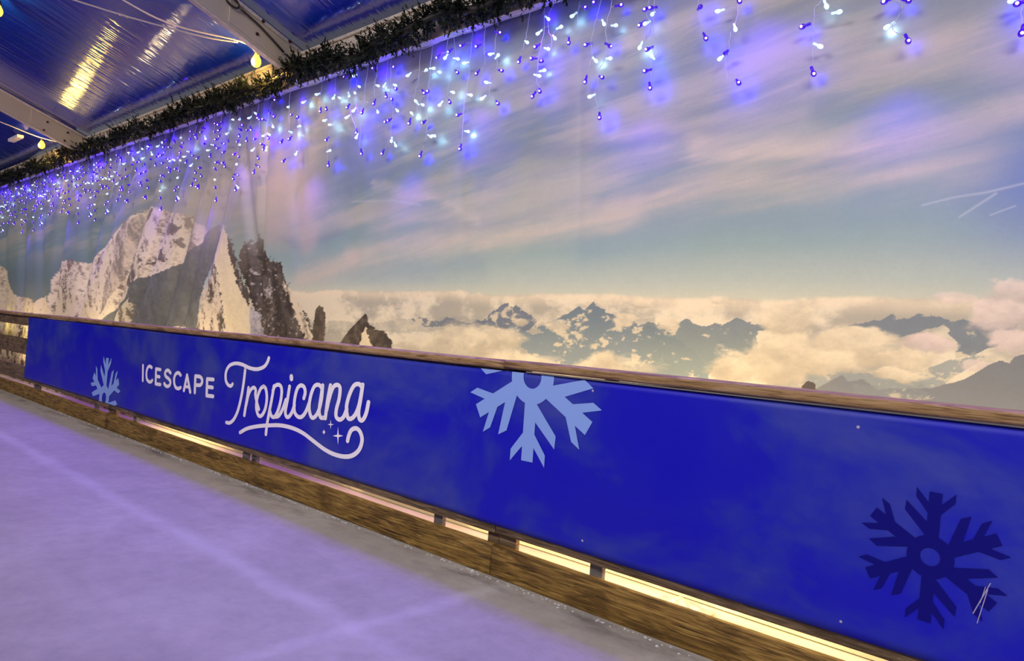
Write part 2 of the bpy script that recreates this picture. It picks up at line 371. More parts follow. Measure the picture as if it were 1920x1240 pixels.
    rng_([(560,598),(600,606),(640,600),(700,606),(760,598),(800,606),(840,592),(900,600),(960,594),(1010,606),(1060,592),(1180,596),(1240,606),(1240,625),(560,625)], (166,164,152), None, .55, .02, .42)
    rng_([(770,600),(790,594),(806,600),(830,603),(842,592),(856,604),(880,606),(900,600),(915,606),(895,618),(860,612),(800,614)], (118,126,134), None, .9, .016, .42)
    rng_([(895,604),(912,596),(925,582),(950,569),(964,575),(975,584),(990,590),(1008,600),(990,620),(965,628),(940,626),(925,616)], (112,122,134), None, .95, .016, .44)
    rng_([(1000,610),(1030,612),(1040,600),(1062,588),(1082,576),(1094,580),(1108,567),(1122,577),(1140,586),(1160,594),(1175,600),(1192,606),(1215,616),(1245,628),(1275,640),(1300,665),(1330,690),(1330,735),(1150,720),(1040,690),(985,660),(962,640),(955,612),(966,606),(978,622),(1000,628),(1018,624)], (112,128,138), (150,160,156), .97, .012, .40)
    rng_([(1180,612),(1215,606),(1250,612),(1272,607),(1284,598),(1298,602),(1312,612),(1328,613),(1341,605),(1352,612),(1366,604),(1381,596),(1398,601),(1412,609),(1446,613),(1445,618),(1420,622),(1424,650),(1400,668),(1372,680),(1350,690),(1320,705),(1240,700),(1190,650)], (116,130,136), (148,158,150), .92, .010, .37)
    rng_([(1590,612),(1630,604),(1655,600),(1672,590),(1686,600),(1700,601),(1724,588),(1742,594),(1762,596),(1780,606),(1808,600),(1830,604),(1870,604),(1905,612),(1890,640),(1872,650),(1850,655),(1830,664),(1800,668),(1788,640),(1770,610),(1745,616),(1720,624),(1700,630),(1670,634),(1650,622)], (122,132,138), None, .95, .012, .36)
    rng_([(1440,705),(1470,695),(1500,698),(1530,692),(1560,700),(1600,697),(1650,702),(1720,700),(1760,684),(1790,670),(1830,664),(1842,676),(1800,700),(1760,730),(1920,745),(1920,800),(1440,760)], (140,150,150), None, .8, .02, .38)
    # cumulus in front of the ranges
    for (px, py, rx, ry, am, sd) in ((870,660,110,45,1,1),(930,635,60,28,.9,2),(800,650,80,30,.9,3),(1125,690,55,32,1,4),(1000,690,90,26,.9,5),(1190,690,60,22,.6,6),(1168,600,26,18,.95,7),(1250,610,26,14,.8,8),(975,605,16,9,.8,9),
            (1045,612,24,12,.8,10),(1380,690,75,36,1,11),(1460,670,75,60,1,12),(1470,600,60,30,.95,13),(1600,650,90,40,1,14),(1540,680,80,36,1,15),(1700,668,70,32,1,16),(1745,640,50,22,1,17),(1900,640,48,26,1,18),(1870,590,70,42,.9,19),(1800,560,50,14,.6,20),(1690,705,50,16,.9,21),(1900,545,50,26,.8,22),(1830,685,30,16,.7,23),(1200,570,20,8,.8,24),(1345,566,14,5,.8,25)):
        (x0, z0), (x1, z1), (x2, z2) = Wp([(px, py), (px+rx, py), (px, py+ry)]); ax = abs(x1-x0); az = abs(z2-z0)
        q = np.hypot((X-x0)/ax, (Z-z0)/az)+1.3*(fbm((X)*2.6/ax*.5, Z*2.6/az*.5, 100+sd*7, 6, .6)-.5)
        sh = sstep(.34, .66, n1*.3+n2*.3+.16*n3+.24*(.5+(Z-z0)/az*.5)+.01)[..., None]
        cc = srgb((188,176,152) if px < 1720 else (190,176,166))*(1-sh)+srgb((232,218,186) if px < 1720 else (232,212,198))*sh
        lay(am*sstep(1.05, .62, q), cc)
    rng_([(1500,745),(1540,725),(1562,712),(1580,704),(1590,716),(1603,715),(1618,710),(1632,722),(1645,733),(1670,728),(1700,730),(1745,728),(1775,720),(1808,712),(1830,700),(1852,686),(1876,676),(1892,682),(1902,670),(1925,662),(1990,650),(1990,830),(1500,790)], (126,128,130), (136,138,138), 1, .006, 0)
    m_ = rng_([(1600,722),(1660,730),(1720,728),(1760,745),(1700,752),(1600,742)], (138,144,142), None, .6, .02, .42)
    rng_([(1502,745),(1506,725),(1513,716),(1520,714),(1528,718),(1533,730),(1534,745)], (92, 84, 78), None, 1, .006)
    # snow massif and needle ridge
    dr = fbm(X*6+Z*2.6, Z*3.2, 151, 7, .66); dr2 = fbm(X*10+Z*4, Z*5, 161, 6, .66)
    def mass(pts, a, b, rough=.03, lo=.4, hi=.6, f=None):
        m_ = inpoly(X+rough*2.5*(n3-.5)+rough*3.5*(n4-.5), Z+rough*1.6*(n3-.5)+rough*2.2*(n4-.5), Wp(pts)).astype(np.float32)
        f = dr*.45+n3*.25+n4*.3 if f is None else f*.72+n4*.28
        s_ = sstep(lo, hi, f)[..., None]; lay(m_, (srgb(a)*(1-s_)+srgb(b)*s_).astype(np.float32)); return m_
    mass([(-60,470),(0,498),(8,508),(16,535),(24,552),(36,557),(58,560),(66,568),(74,558),(86,555),(90,640),(-60,640)], (150,136,128), (236, 216, 190), .03, .32, .54)
    mass([(86,610),(88,560),(96,520),(104,497),(115,490),(130,487),(150,492),(165,492),(178,480),(190,465),(200,456),(210,447),(214,440),(222,432),(232,418),(243,408),(262,396),(274,386),(290,388),(310,396),(345,402),(372,420),(395,440),(350,500),(300,540),(250,560),(220,615)], (140,122,114), (238, 222, 200), .03, .38, .53)
    # fluted rock of the massif
    mass([(86,615),(90,570),(110,540),(150,560),(185,590),(190,620)], (120,106,98), (232,214,188), .05, .32, .50, dr2)
    mass([(215,450),(232,420),(262,400),(262,440),(240,480),(228,520),(205,560),(190,590),(196,540),(214,490)], (150,138,134), (222, 204, 188), .05, .38, .62, dr2)
    mass([(240,500),(255,470),(262,500),(235,560),(215,620),(185,620),(210,580)], (118,108,104), (222,206,186), .05, .40, .60, dr2)
    mass([(170,625),(205,585),(235,560),(242,535),(258,520),(285,515),(312,504),(335,488),(360,465),(385,440),(405,420),(412,450),(400,480),(385,520),(376,560),(368,640),(170,640)], (94,96,96), (128,130,130), .02, .2, .8)
    mass([(195,625),(215,590),(240,560),(246,575),(240,600),(232,630)], (120,112,100), (216,202,176), .04, .4, .55, dr2)
    for r_ in ([(300,425),(318,412),(338,425),(326,438),(312,440)], [(285,468),(298,462),(306,480),(312,490),(295,490)], [(268,494),(280,488),(286,496)], [(275,395),(286,390),(280,410),(266,420)], [(320,450),(335,445),(340,460),(330,462)]):
        mass(r_, (104,90,84), (132,118,110), .03)
    mass([(305,635),(320,615),(345,608),(352,625),(345,640)], (150,140,126), (226,210,186), .04, .3, .5, dr2)
    mass([(365,640),(378,590),(388,540),(398,490),(404,470),(412,500),(420,560),(432,600),(440,645)], (98,88,82), (224,208,184), .04, .42, .56, dr2)
    mass([(398,482),(404,460),(412,440),(417,418),(424,428),(430,450),(440,478),(446,505),(455,535),(466,562),(478,585),(492,600),(500,625),(500,645),(436,645),(424,600),(416,555),(410,510)], (222,204,168), (240,224,190), .02, .2, .6)
    mass([(427,440),(436,455),(446,490),(456,530),(468,555),(468,575),(458,562),(446,530),(436,495),(430,470)], (92,82,78), (200,186,170), .02, .55, .70, dr2)
    mass([(448,486),(452,470),(457,462),(459,452),(463,458),(467,446),(471,456),(476,452),(481,436),(485,448),(489,452),(493,468),(497,476),(500,486),(505,484),(512,492),(520,490),(528,504),(530,522),(542,545),(552,566),(562,582),(574,592),(582,612),(590,645),(500,645),(484,590),(470,560),(458,530),(450,500)], (64,56,52), (104,94,84), .03, .3, .7, dr2)
    for thr, cc in ((.60, (150,138,128)), (.66, (206,196,184))):
        m_ = inpoly(X, Z, Wp([(452,480),(470,455),(500,490),(528,510),(560,590),(585,645),(500,645),(484,590)])).astype(np.float32)
        lay(m_*sstep(thr, thr+.03, n4*.55+n3*.45)*.8, cc)
        lay(m_*sstep(thr, thr+.03, 1-(n4*.5+dr*.5))*.6, (44,38,36))
    mass([(484,520),(500,515),(512,540),(505,560),(490,550)], (96,88,84), (206,196,188), .04, .45, .6, dr2)
    mass([(528,528),(540,540),(556,568),(572,600),(588,645),(574,645),(560,612),(546,575),(532,545)], (110,98,84), (232,214,182), .02, .32, .50, dr2)
    mass([(468,572),(480,582),(490,592),(486,605),(496,628),(478,640),(468,640)], (150,146,150), (200,192,190), .02)
    mass([(583,650),(585,612),(588,592),(590,580),(597,572),(604,576),(608,590),(609,615),(607,650)], (84,74,62), (112,100,84), .012)
    mass([(625,655),(640,640),(652,622),(668,606),(678,596),(685,589),(691,596),(693,610),(700,612),(704,620),(720,620),(728,632),(736,640),(736,668)], (72,64,56), (104,92,78), .012)
    mass([(672,655),(684,615),(692,622),(700,650)], (220,204,168), (234,216,180), .015)
    # pale grey veil over the tops
    for (px, py, rx, ry, am) in ((355,425,45,55,.38),(400,380,45,70,.55),(300,400,30,40,.3),(475,440,30,26,.45),(455,400,40,50,.5),(260,410,20,30,.3)):
        (x0, z0), (x1, z1), (x2, z2) = Wp([(px, py), (px+rx, py), (px, py+ry)])
        q = ((X-x0)/(x1-x0))**2+((Z-z0)/(z2-z0))**2; lay(am*np.exp(-q)*(.55+.9*n1), (182, 172, 168))
    # lower edge of the print near the ground, left: rock and snow
    low = sstep(1.0, .9, Z)*sstep(-8.2, -8.8, X)
    q_ = sstep(.42, .54, dr2*.6+n3*.4)[..., None]; lay(low, (srgb((96,80,70))*(1-q_)+srgb((226,208,176))*q_).astype(np.float32))
    col *= (1+.06*(n3-.5))[..., None]
    me = bpy.data.meshes.new('wall_backdrop'); N = nx*nz
    co = np.stack([X, Y, Z], -1).reshape(-1, 3).astype(np.float32)
    i = np.arange(nz-1)[:, None]*nx+np.arange(nx-1)[None, :]; q = np.stack([i, i+1, i+nx+1, i+nx], -1).reshape(-1)
    nf = len(q)//4; me.vertices.add(N); me.vertices.foreach_set('co', co.reshape(-1)); me.loops.add(nf*4); me.polygons.add(nf)
    me.loops.foreach_set('vertex_index', q.astype(np.int32)); me.polygons.foreach_set('loop_start', np.arange(0, nf*4, 4, dtype=np.int32))
    me.update(calc_edges=True); me.polygons.foreach_set('use_smooth', np.ones(nf, bool))
    ca = me.color_attributes.new('print', 'FLOAT_COLOR', 'POINT')
    ca.data.foreach_set('color', np.concatenate([np.clip(col, 0, 1), np.ones(X.shape+(1,))], -1).astype(np.float32).reshape(-1))
    m = mat('printed_vinyl', rough=.48, spec=.35); t = NT(m); a = t.n('ShaderNodeAttribute', attribute_name='print')
    g = t.noise(t.coords((1, 1, 1)), 60, 3, .6); c = t.mix(.10, a.outputs['Color'], t.ramp(g, [(.3, (.6, .6, .6, 1)), (.7, (1, 1, 1, 1))]), 'MULTIPLY')
    t.l(c, t.b.inputs['Base Color'])
    o = link('wall_back', me, m); tag(o, 'hanging printed backdrop of snowy peaks, clouds and streaked sky', 'backdrop', kind='structure')
build_backdrop()

# ------------------------------------------------------------------ barrier sections
def rrail(mb, x0, x1, y0, y1, z0, z1, r=.014, seed=0):
    prof = []
    for cy, cz, a0 in ((y1-r, z1-r, 0), (y0+r, z1-r, 90), (y0+r, z0+r, 180), (y1-r, z0+r, 270)):
        for k in range(4):
            a = math.radians(a0+k*30); prof.append((cy+r*math.cos(a), cz+r*math.sin(a)))
    n = len(prof); L = max(2, int((x1-x0)/.12)); g = random.Random(seed); vs = []; fs = []; ph = g.random()*6
    for i in range(L+1):
        x = x0+(x1-x0)*i/L; dz = .0022*math.sin(x*1.7+ph)+g.uniform(-.0006, .0006); dy = .002*math.sin(x*1.1+ph)
        vs += [(x, y+dy, z+dz) for y, z in prof]
    for i in range(L):
        fs += [(i*n+k, i*n+(k+1) % n, (i+1)*n+(k+1) % n, (i+1)*n+k) for k in range(n)]
    fs += [tuple(range(n)), tuple(L*n+k for k in range(n))]
    mb.add(vs, fs); return mb
J = [8.42, 2.93, -2.545, -8.02, -13.49, -18.96, -24.4]
slab = ['nearest barrier section, right of the kickboard joint below the light blue snowflake', 'middle barrier section, behind the white lettering, between the two visible kickboard joints',
        'far left barrier section with open wooden rails beyond the banner end', 'farthest barrier section, open wooden rails at the picture edge']
for si, (b, a) in enumerate(zip(J[1:-2], J[2:-1])):
    root = empty('barrier_section', ((a+b)/2, 2.8, 0), 'weathered timber '+slab[si], 'barrier', 'timber rink barrier sections')
    a += .004; b_ = b-.004; sd = si*10
    rrail(MB(), a, b_, D-.03, D+.115, 1.055, 1.10, seed=sd).build('handrail', M['rail'], root, smooth=True)
    rrail(MB(), a, b_, D-.012, D+.028, 0, .160, .008, seed=sd+1).build('kickboard', M['kick'], root, smooth=True)
    for z0, z1 in ((.212, .40), (.55, .76), (.93, 1.054)):
        rrail(MB(), a, b_, D+.006, D+.034, z0, z1, .006, seed=sd+int(z0*10)).build('rail_board', M['board'], root, smooth=True)
    mid = (a+b_)/2
    for x0, wd, mk in ((a, .115, 'board'), (a+.575, .07, 'post'), (mid+.02, .07, 'post'), (mid+.16, .07, 'post'), (b_-.50, .07, 'post'), (b_-.075, .075, 'board')):
        MB().box((x0, D+.036, 0), (x0+wd, D+.066, 1.054)).build('post', M[mk], root, bevel=.004)
# ------------------------------------------------------------------ banner
BX0, BX1, BZ0, BZ1 = -11.06, 2.9, .256, 1.046
nx, nz = 420, 26; vs = []; fs = []
def ywave(x, z): return D-.004+.0025*math.sin(x*2.3+z*1.5)*math.sin(z*3.3)
for j in range(nz+1):
    for i in range(nx+1):
        x = BX0+(BX1-BX0)*i/nx; z = BZ0+(BZ1-BZ0)*j/nz; vs.append((x, ywave(x, z), z+(.003*math.sin(x*1.3) if j in (0,) else 0)))
for j in range(nz):
    for i in range(nx): q = j*(nx+1)+i; fs.append((q, q+1, q+nx+2, q+nx+1))
ban = empty('banner', (-4, D, 0), 'long royal blue vinyl banner with white lettering and snowflakes along the rink barrier', 'banner')
o = MB().add(vs, fs).build('vinyl_sheet', M['vinyl'], ban, smooth=True); s_ = o.modifiers.new('t', 'SOLIDIFY'); s_.thickness = .002; s_.offset = 1
MB().box((-2.4, D-.015, 1.0475), (2.9, D-.006, 1.053)).build('edge_strip', M['strip'], ban)
yp = lambda x, z, k=0: ywave(x, z)-.0022-k*.00006
def clip(poly, z0, z1):
    for s_, lim in ((1, z0), (-1, -z1)):
        out = []
        for (x0, a0), (x1, a1) in zip(poly, poly[1:]+poly[:1]):
            d0 = s_*a0-lim; d1 = s_*a1-lim
            if d0 >= 0: out.append((x0, a0))
            if d0*d1 < 0: t_ = d0/(d0-d1); out.append((x0+(x1-x0)*t_, a0+(a1-a0)*t_))
        poly = out
        if not poly: return []
    return poly
def flake(cx, cz, Rr, th, m, label):
    mb = MB(); polys = []
    for i in range(6):
        a = th+i*math.pi/3; ax = (math.sin(a), math.cos(a)); pp = (-math.cos(a), math.sin(a))   # axis, ccw side
        P_ = lambda r, l: (cx+Rr*(ax[0]*r+pp[0]*l), cz+Rr*(ax[1]*r+pp[1]*l))
        hw = .09
        polys.append([P_(.26, -hw), P_(1, -hw), P_(1, hw), P_(.26, hw)])
        for s_ in (1, -1): polys.append([P_(.66, s_*hw*.9), P_(.82, s_*hw*.9), P_(1.03, s_*.27), P_(.89, s_*.27)])
        polys.append([P_(.30, hw*.9), P_(.52, hw*.9), P_(.80, .40), P_(.65, .41)])
    for k in range(36):
        a0, a1 = 2*math.pi*k/36, 2*math.pi*(k+1)/36
        polys.append([(cx+Rr*r*math.sin(a), cz+Rr*r*math.cos(a)) for r, a in ((.14, a0), (.33, a0), (.33, a1), (.14, a1))])
    n = 0
    for p in polys:
        p = clip(p, BZ0+.004, BZ1-.002)
        if len(p) > 2: mb.add([(x, yp(x, z, n % 7), z) for x, z in p], [tuple(range(len(p)))]); n += 1
    o = mb.build('snowflake_print', m, ban); tag(o, label); return o
c = at(1745, 1044, D); flake(c.x, c.z, .0772*D, .0245, M['print_dark'], 'navy snowflake print near the banner right end')
c = at(1000, 707, D); flake(c.x, c.z, .1522*D, -.006, M['print_light'], 'light blue snowflake print cut off by the handrail')
c = at(196, 747, D); t_ = at(199, 671, D); flake(c.x, c.z, (t_.z-c.z), 0, M['print_light'], 'light blue snowflake print cut off by the banner lower edge')
def strokes(name, lst, m, label, smooth=True):
    mb = MB(); k = 0
    for pts, w_ in lst:
        P_ = [at(240+a/4, 620+b/4, D) for a, b in pts]; P_ = [Vector((p.x, 0, p.z)) for p in P_]
        if smooth and len(P_) > 2: P_ = catmull(P_, 10)
        sx = 1.3; Q = [Vector((p.x/sx, p.z)) for p in P_]; hw = w_/2
        vs = []; fs = []
        for i, p in enumerate(Q):
            t_ = (Q[min(i+1, len(Q)-1)]-Q[max(i-1, 0)]).normalized(); nn = Vector((-t_.y, t_.x))*hw; vs += [p+nn, p-nn]
        fs = [(2*i, 2*i+1, 2*i+3, 2*i+2) for i in range(len(Q)-1)]
        for e in (Q[0], Q[-1]):
            n0 = len(vs); vs += [e+Vector((math.cos(a*math.pi/8), math.sin(a*math.pi/8)))*hw for a in range(16)]; fs.append(tuple(range(n0, n0+16)))
        mb.add([(v.x*sx, yp(v.x*sx, v.y, k), v.y) for v in vs], fs); k += 1
    o = mb.build(name, m, ban); tag(o, label); return o
W1, W2 = .031, .028
ice_l = [([(118,262),(116,375)],W1), ([(184,278),(168,268),(152,282),(144,320),(147,362),(162,384),(180,384),(188,374)],W1),
 ([(217,288),(214,400)],W1),([(217,288),(250,294)],W1),([(216,342),(243,348)],W1),([(214,400),(250,406)],W1),
 ([(326,318),(310,300),(293,303),(285,325),(293,346),(312,362),(325,382),(321,408),(303,420),(286,410),(280,398)],W1),
 ([(402,335),(386,318),(367,325),(355,352),(354,392),(365,425),(384,436),(402,428)],W1),
 ([(427,450),(450,335)],W1),([(450,335),(474,462)],W1),([(436,420),(464,425)],W1*.8),
 ([(512,342),(508,465)],W1),([(512,342),(545,347),(561,366),(560,394),(546,410),(509,408)],W1),
 ([(600,364),(596,488)],W1),([(600,364),(646,368)],W1),([(598,422),(640,428)],W1),([(596,488),(644,494)],W1)]
o = strokes('lettering', ice_l, M['print_white'], 'white capital letters ICESCAPE')
tro = [[(788,402),(776,416),(755,408),(738,372),(740,312),(765,265),(810,247),(860,255),(920,282),(975,290),(1025,272),(1050,240),(1062,207)],
 [(885,285),(873,380),(855,490),(828,600),(798,665),(768,692),(742,690)],
 [(908,430),(900,490),(888,560),(876,636)],[(890,560),(905,490),(925,445),(948,428),(962,446),(960,480),(968,530),(985,590)],
 [(1022,418),(998,440),(974,505),(966,580),(982,636),(1008,636),(1034,585),(1046,505),(1038,438),(1020,418)],
 [(1100,418),(1082,520),(1062,620),(1046,710),(1038,778)],[(1092,450),(1110,415),(1140,408),(1158,440),(1152,520),(1128,605),(1102,648),(1080,640),(1068,600)],
 [(1102,648),(1135,640),(1165,590),(1190,520)],
 [(1218,420),(1202,520),(1186,605),(1192,642),(1210,648),(1235,615),(1255,560)],
 [(1326,508),(1336,465),(1328,425),(1302,412),(1275,440),(1256,520),(1254,600),(1275,642),(1308,648),(1340,610),(1368,540)],
 [(1462,432),(1438,408),(1405,420),(1378,490),(1366,575),(1380,645),(1406,650),(1436,605),(1458,520),(1468,412)],[(1468,412),(1454,510),(1442,600),(1452,650),(1476,655)],
 [(1526,412),(1506,520),(1488,658)],[(1498,600),(1518,510),(1545,430),(1574,408),(1598,430),(1592,510),(1572,590),(1570,645),(1594,668),(1624,650),(1650,590)],
 [(1762,425),(1738,402),(1702,415),(1668,485),(1648,570),(1656,648),(1680,662),(1714,630),(1744,550),(1768,408)],[(1768,408),(1752,520),(1738,610),(1746,665),(1770,670),(1795,620),(1812,538)],
 [(845,765),(900,735),(980,718),(1060,712),(1150,712),(1240,732),(1320,770),(1400,830),(1480,890),(1560,930),(1640,946),(1700,933),(1745,890),(1765,820),(1750,760),(1720,734),(1685,747),(1665,790),(1656,828)]]
o = strokes('lettering', [(p, W2) for p in tro]+[([(1232,346),(1233,362)], W2*1.25)], M['print_white'], 'white script lettering Tropicana with a curling underline')
mb = MB()
for cx, cy, rx, ry in ((1528,705,24,36),(1583,790,40,68),(1477,762,13,20)):
    pts = []
    for k in range(8):
        a = k*math.pi/4; s_ = 1 if k % 2 == 0 else (.2 if rx > 14 else .5)
        p = at(240+(cx+rx*s_*math.sin(a))/4, 620+(cy-ry*s_*math.cos(a))/4, D); pts.append((p.x, yp(p.x, p.z), p.z))
    mb.add(pts, [tuple(range(8))])
o = mb.build('sparkle_print', M['print_white'], ban)
msc = mat('scuff', (170, 160, 200), .6)                # pale specks and scuffs on the vinyl
for px, py, r in ((1610,801,.006),(1578,1165,.005),(1093,1014,.006),(1113,733,.006)):
    p = at(px, py, D); MB().add([(p.x+r*math.cos(k), yp(p.x, p.z, 2), p.z+r*math.sin(k)) for k in [q*math.pi/4 for q in range(8)]], [tuple(range(8))]).build('pale_speck', msc, ban)
for (x0, y0, x1, y1, r) in ((1857,1093,1824,1150,.003),(1852,1105,1832,1168,.0025),(1848,1100,1838,1130,.0018)):
    p, q = at(x0, y0, D), at(x1, y1, D); MB().add([(p.x, yp(p.x, p.z, 9), p.z), (p.x+r, yp(p.x, p.z, 9), p.z), (q.x+r, yp(q.x, q.z, 9), q.z), (q.x, yp(q.x, q.z, 9), q.z)], [(0, 1, 2, 3)]).build('scratch', msc, ban)

# ------------------------------------------------------------------ tent frame
def prism(mb, xa, xb, prof):                          # prof: (y,z) ring
    n = len(prof); vs = [(xa, y, z) for y, z in prof]+[(xb, y, z) for y, z in prof]
    mb.add(vs, [(k, (k+1) % n, n+(k+1) % n, n+k) for k in range(n)]+[tuple(range(n)), tuple(range(2*n-1, n-1, -1))]); return mb
ca, sa = math.cos(math.atan(SL)), math.sin(math.atan(SL))
def rp(s, h): return (3.28-s*ca-h*sa*0, roofz(3.28-s*ca)-h/ca)   # distance up the slope, depth under the fabric
rl = {-.25: 'above the right side of the backdrop', -5.65: 'carrying a dark hook strap beside the nearer amber lamp', -11.07: 'second from the right, above the far bulbs', -16.5: 'farthest of the roof beams'}
for X in rafters[2:5]:
    root = empty('roof_rafter', (X, 3.28, 3.5), 'grey roof rafter '+rl[X], 'rafter', 'tent roof rafters')
    BW = .05
    def bar(xa, xb, h0, h1, s0=0, s1=9): return prism(MB(), xa, xb, [rp(s0, h0), rp(s1, h0), rp(s1, h1), rp(s0, h1)])
    bar(X-BW, X, .012, .245).build('beam', M['shaded_web'], root, bevel=.004)
    bar(X-BW-.004, X+.003, .247, .262).build('bottom_flange', M['alu'], root, bevel=.003)
    bar(X+.001, X+.012, .015, .045).build('upper_lip', M['alu'], root)
    bar(X+.001, X+.012, .05, .225, .0, .75).build('splice_plate', M['shaded_web'], root, bevel=.003)
    for bx, by in {-5.65: ((493,40),(482,64),(543,78),(560,110)), -11.07: ((89,229),(82,244),(127,249),(121,264),(164,269))}.get(X, ()):
        q = atX(bx, by, X+.012); mb = MB(); x0 = X+.012 if q.y > 2.55 else X
        mb.tube([(x0, q.y, q.z), (x0+.008, q.y, q.z)], .014, 8); mb.build('bolt', M['bolt'], root)
X = -5.65
st_ = empty('tension_strap', (X+.05, 3.0, 3.5), 'dark hooked tension strap lying along the roof rafter by the garland', 'strap')
p = [atX(px, py, X+.04) for px, py in ((532, 98), (514, 78), (486, 48), (462, 26), (448, 14))]
MB().tube(p, .009, 6).build('rod', M['steel'], st_, smooth=True)
q0 = p[-1]; ring = []
for k in range(13):
    a = k/12*2*math.pi; dirv = (p[-1]-p[-2]).normalized(); ring.append(q0+dirv*(.06-.06*math.cos(a))+Vector((0, .012, .03))*math.sin(a))
MB().tube(ring, .009, 6).build('hook', M['steel'], st_, smooth=True)
for b, a, lab in ((2.9, -5.65, 'nearest'), (-5.70, -11.07, 'middle'), (-11.13, -16.5, 'far left')):
    root = empty('eave_beam', ((a+b)/2, 3.27, 3.2), 'pale aluminium eave beam behind the pine garland, '+lab+' bay', 'beam', 'eave beams above the backdrop')
    MB().box((a+.002, 3.215, 3.24), (b, 3.275, 3.505)).build('beam_web', M['alu'], root, bevel=.004)
    MB().box((a+.002, 3.195, 3.49), (b, 3.2145, 3.512)).build('keder_channel', M['alu'], root)
# ------------------------------------------------------------------ pine garland
def gcen(x): return 3.105+.02*math.sin(x*5.1)+.012*math.sin(x*13), 3.285+.022*math.sin(x*3.3+1)+.02*math.sin(x*9.7)
def garland():
    r = np.random.RandomState(5); V = []; Fc = []; n = 0
    xs = []; x = -17.0
    while x < 1.5: xs.append(x); x += .0075 if x > -8 else .015
    for x in xs:
        cy, cz = gcen(x)
        for k in range(2):
            a = r.rand()*2*math.pi; L = .07+.06*r.rand()*(1.6 if math.sin(x*17)+math.sin(x*31) > .4 else .85)
            d = np.array([r.normal()*.5, math.cos(a)*.8, math.sin(a)]); d /= np.linalg.norm(d)
            base = np.array([x, cy, cz])+d*.01
            s1 = np.cross(d, [1, .1, .2]); s1 /= np.linalg.norm(s1); s2 = np.cross(d, s1)
            for j in range(15):                              # needles of one tuft
                t_ = .2+.8*j/14; b = base+d*L*t_; an = r.rand()*6.28; o_ = s1*math.cos(an)+s2*math.sin(an)
                tip = b+(d*.6+o_*.7)*(.020+.014*r.rand()); wv = np.cross(d, o_)*.0058
                q = [b-wv, b+wv, tip+wv*.5, tip-wv*.5]
                for v in q: v[1] = min(v[1], 3.188)
                V += q; Fc.append((n, n+1, n+2, n+3)); n += 4
    me = bpy.data.meshes.new('pine_garland'); me.from_pydata([tuple(v) for v in V], [], Fc)
    return me
g = empty('pine_garland', (-8, 3.15, 3.3), 'dark green artificial pine garland running along the eave beam', 'garland')
link('foliage', garland(), M['needle'], g)
MB().tube([(x*.05,)+gcen(x*.05) for x in range(-340, 30)], .03, 7).build('stem', M['black'], g, smooth=True)
# ------------------------------------------------------------------ icicle lights
def bulb_meshes():
    out = {}
    for key, mb_, mc in (('b', 'blue_bulb', 'core_b'), ('w', 'white_bulb', 'core_w')):
        prof = [(0, .0), (.0066, .001), (.0070, .018), (.0058, .021), (.0078, .024), (.0118, .031), (.0125, .038), (.0105, .046), (.005, .051), (0, .0525)]
        if key == 'w': prof = [(r*.85, z*.95) for r, z in prof]
        n = 10; vs = []; fs = []
        for r, z in prof: vs += [(r*math.cos(2*math.pi*k/n), r*math.sin(2*math.pi*k/n), z) for k in range(n)]
        for i in range(len(prof)-1): fs += [(i*n+k, i*n+(k+1) % n, (i+1)*n+(k+1) % n, (i+1)*n+k) for k in range(n)]
        me = bpy.data.meshes.new('bulb'); me.from_pydata(vs, [], fs); me.materials.append(M[mb_]); me.polygons.foreach_set('use_smooth', [True]*len(fs))
        bm = bmesh.new(); bmesh.ops.create_icosphere(bm, subdivisions=2, radius=.0066 if key == 'b' else .0070); mc_ = bpy.data.meshes.new('led_core'); bm.to_mesh(mc_); bm.free()
        mc_.materials.append(M[mc]); mc_.polygons.foreach_set('use_smooth', [True]*len(mc_.polygons)); out[key] = (me, mc_)
    return out
BM_ = bulb_meshes()
n_b = [0]
def add_bulb(root, kind, p, direction, core=True, light=0):
    me, mc = BM_[kind]
    b = bpy.data.objects.new('bulb', me); C.objects.link(b); b.parent = root
    dv = Vector(direction).normalized(); b.location = Vector(p)-root.location-dv*.03
    b.rotation_euler = dv.to_track_quat('Z', 'Y').to_euler()
    if core:
        c_ = bpy.data.objects.new('led_core', mc); C.objects.link(c_); c_.parent = b
        # the die sits in the lens on the side that faces the rink
        loc = b.rotation_euler.to_matrix().inverted() @ Vector((.004, -.0085, -.001)); c_.location = Vector((loc.x, loc.y, .041+loc.z*.3))
    if light:
        pl = Vector(p)+Vector((rng.uniform(-.01, .01), .045, rng.uniform(-.02, .0)))
        lamp('POINT', pl, light, (.0, 0, 1) if kind == 'b' else (.45, .9, 1), shadow_soft_size=.006)
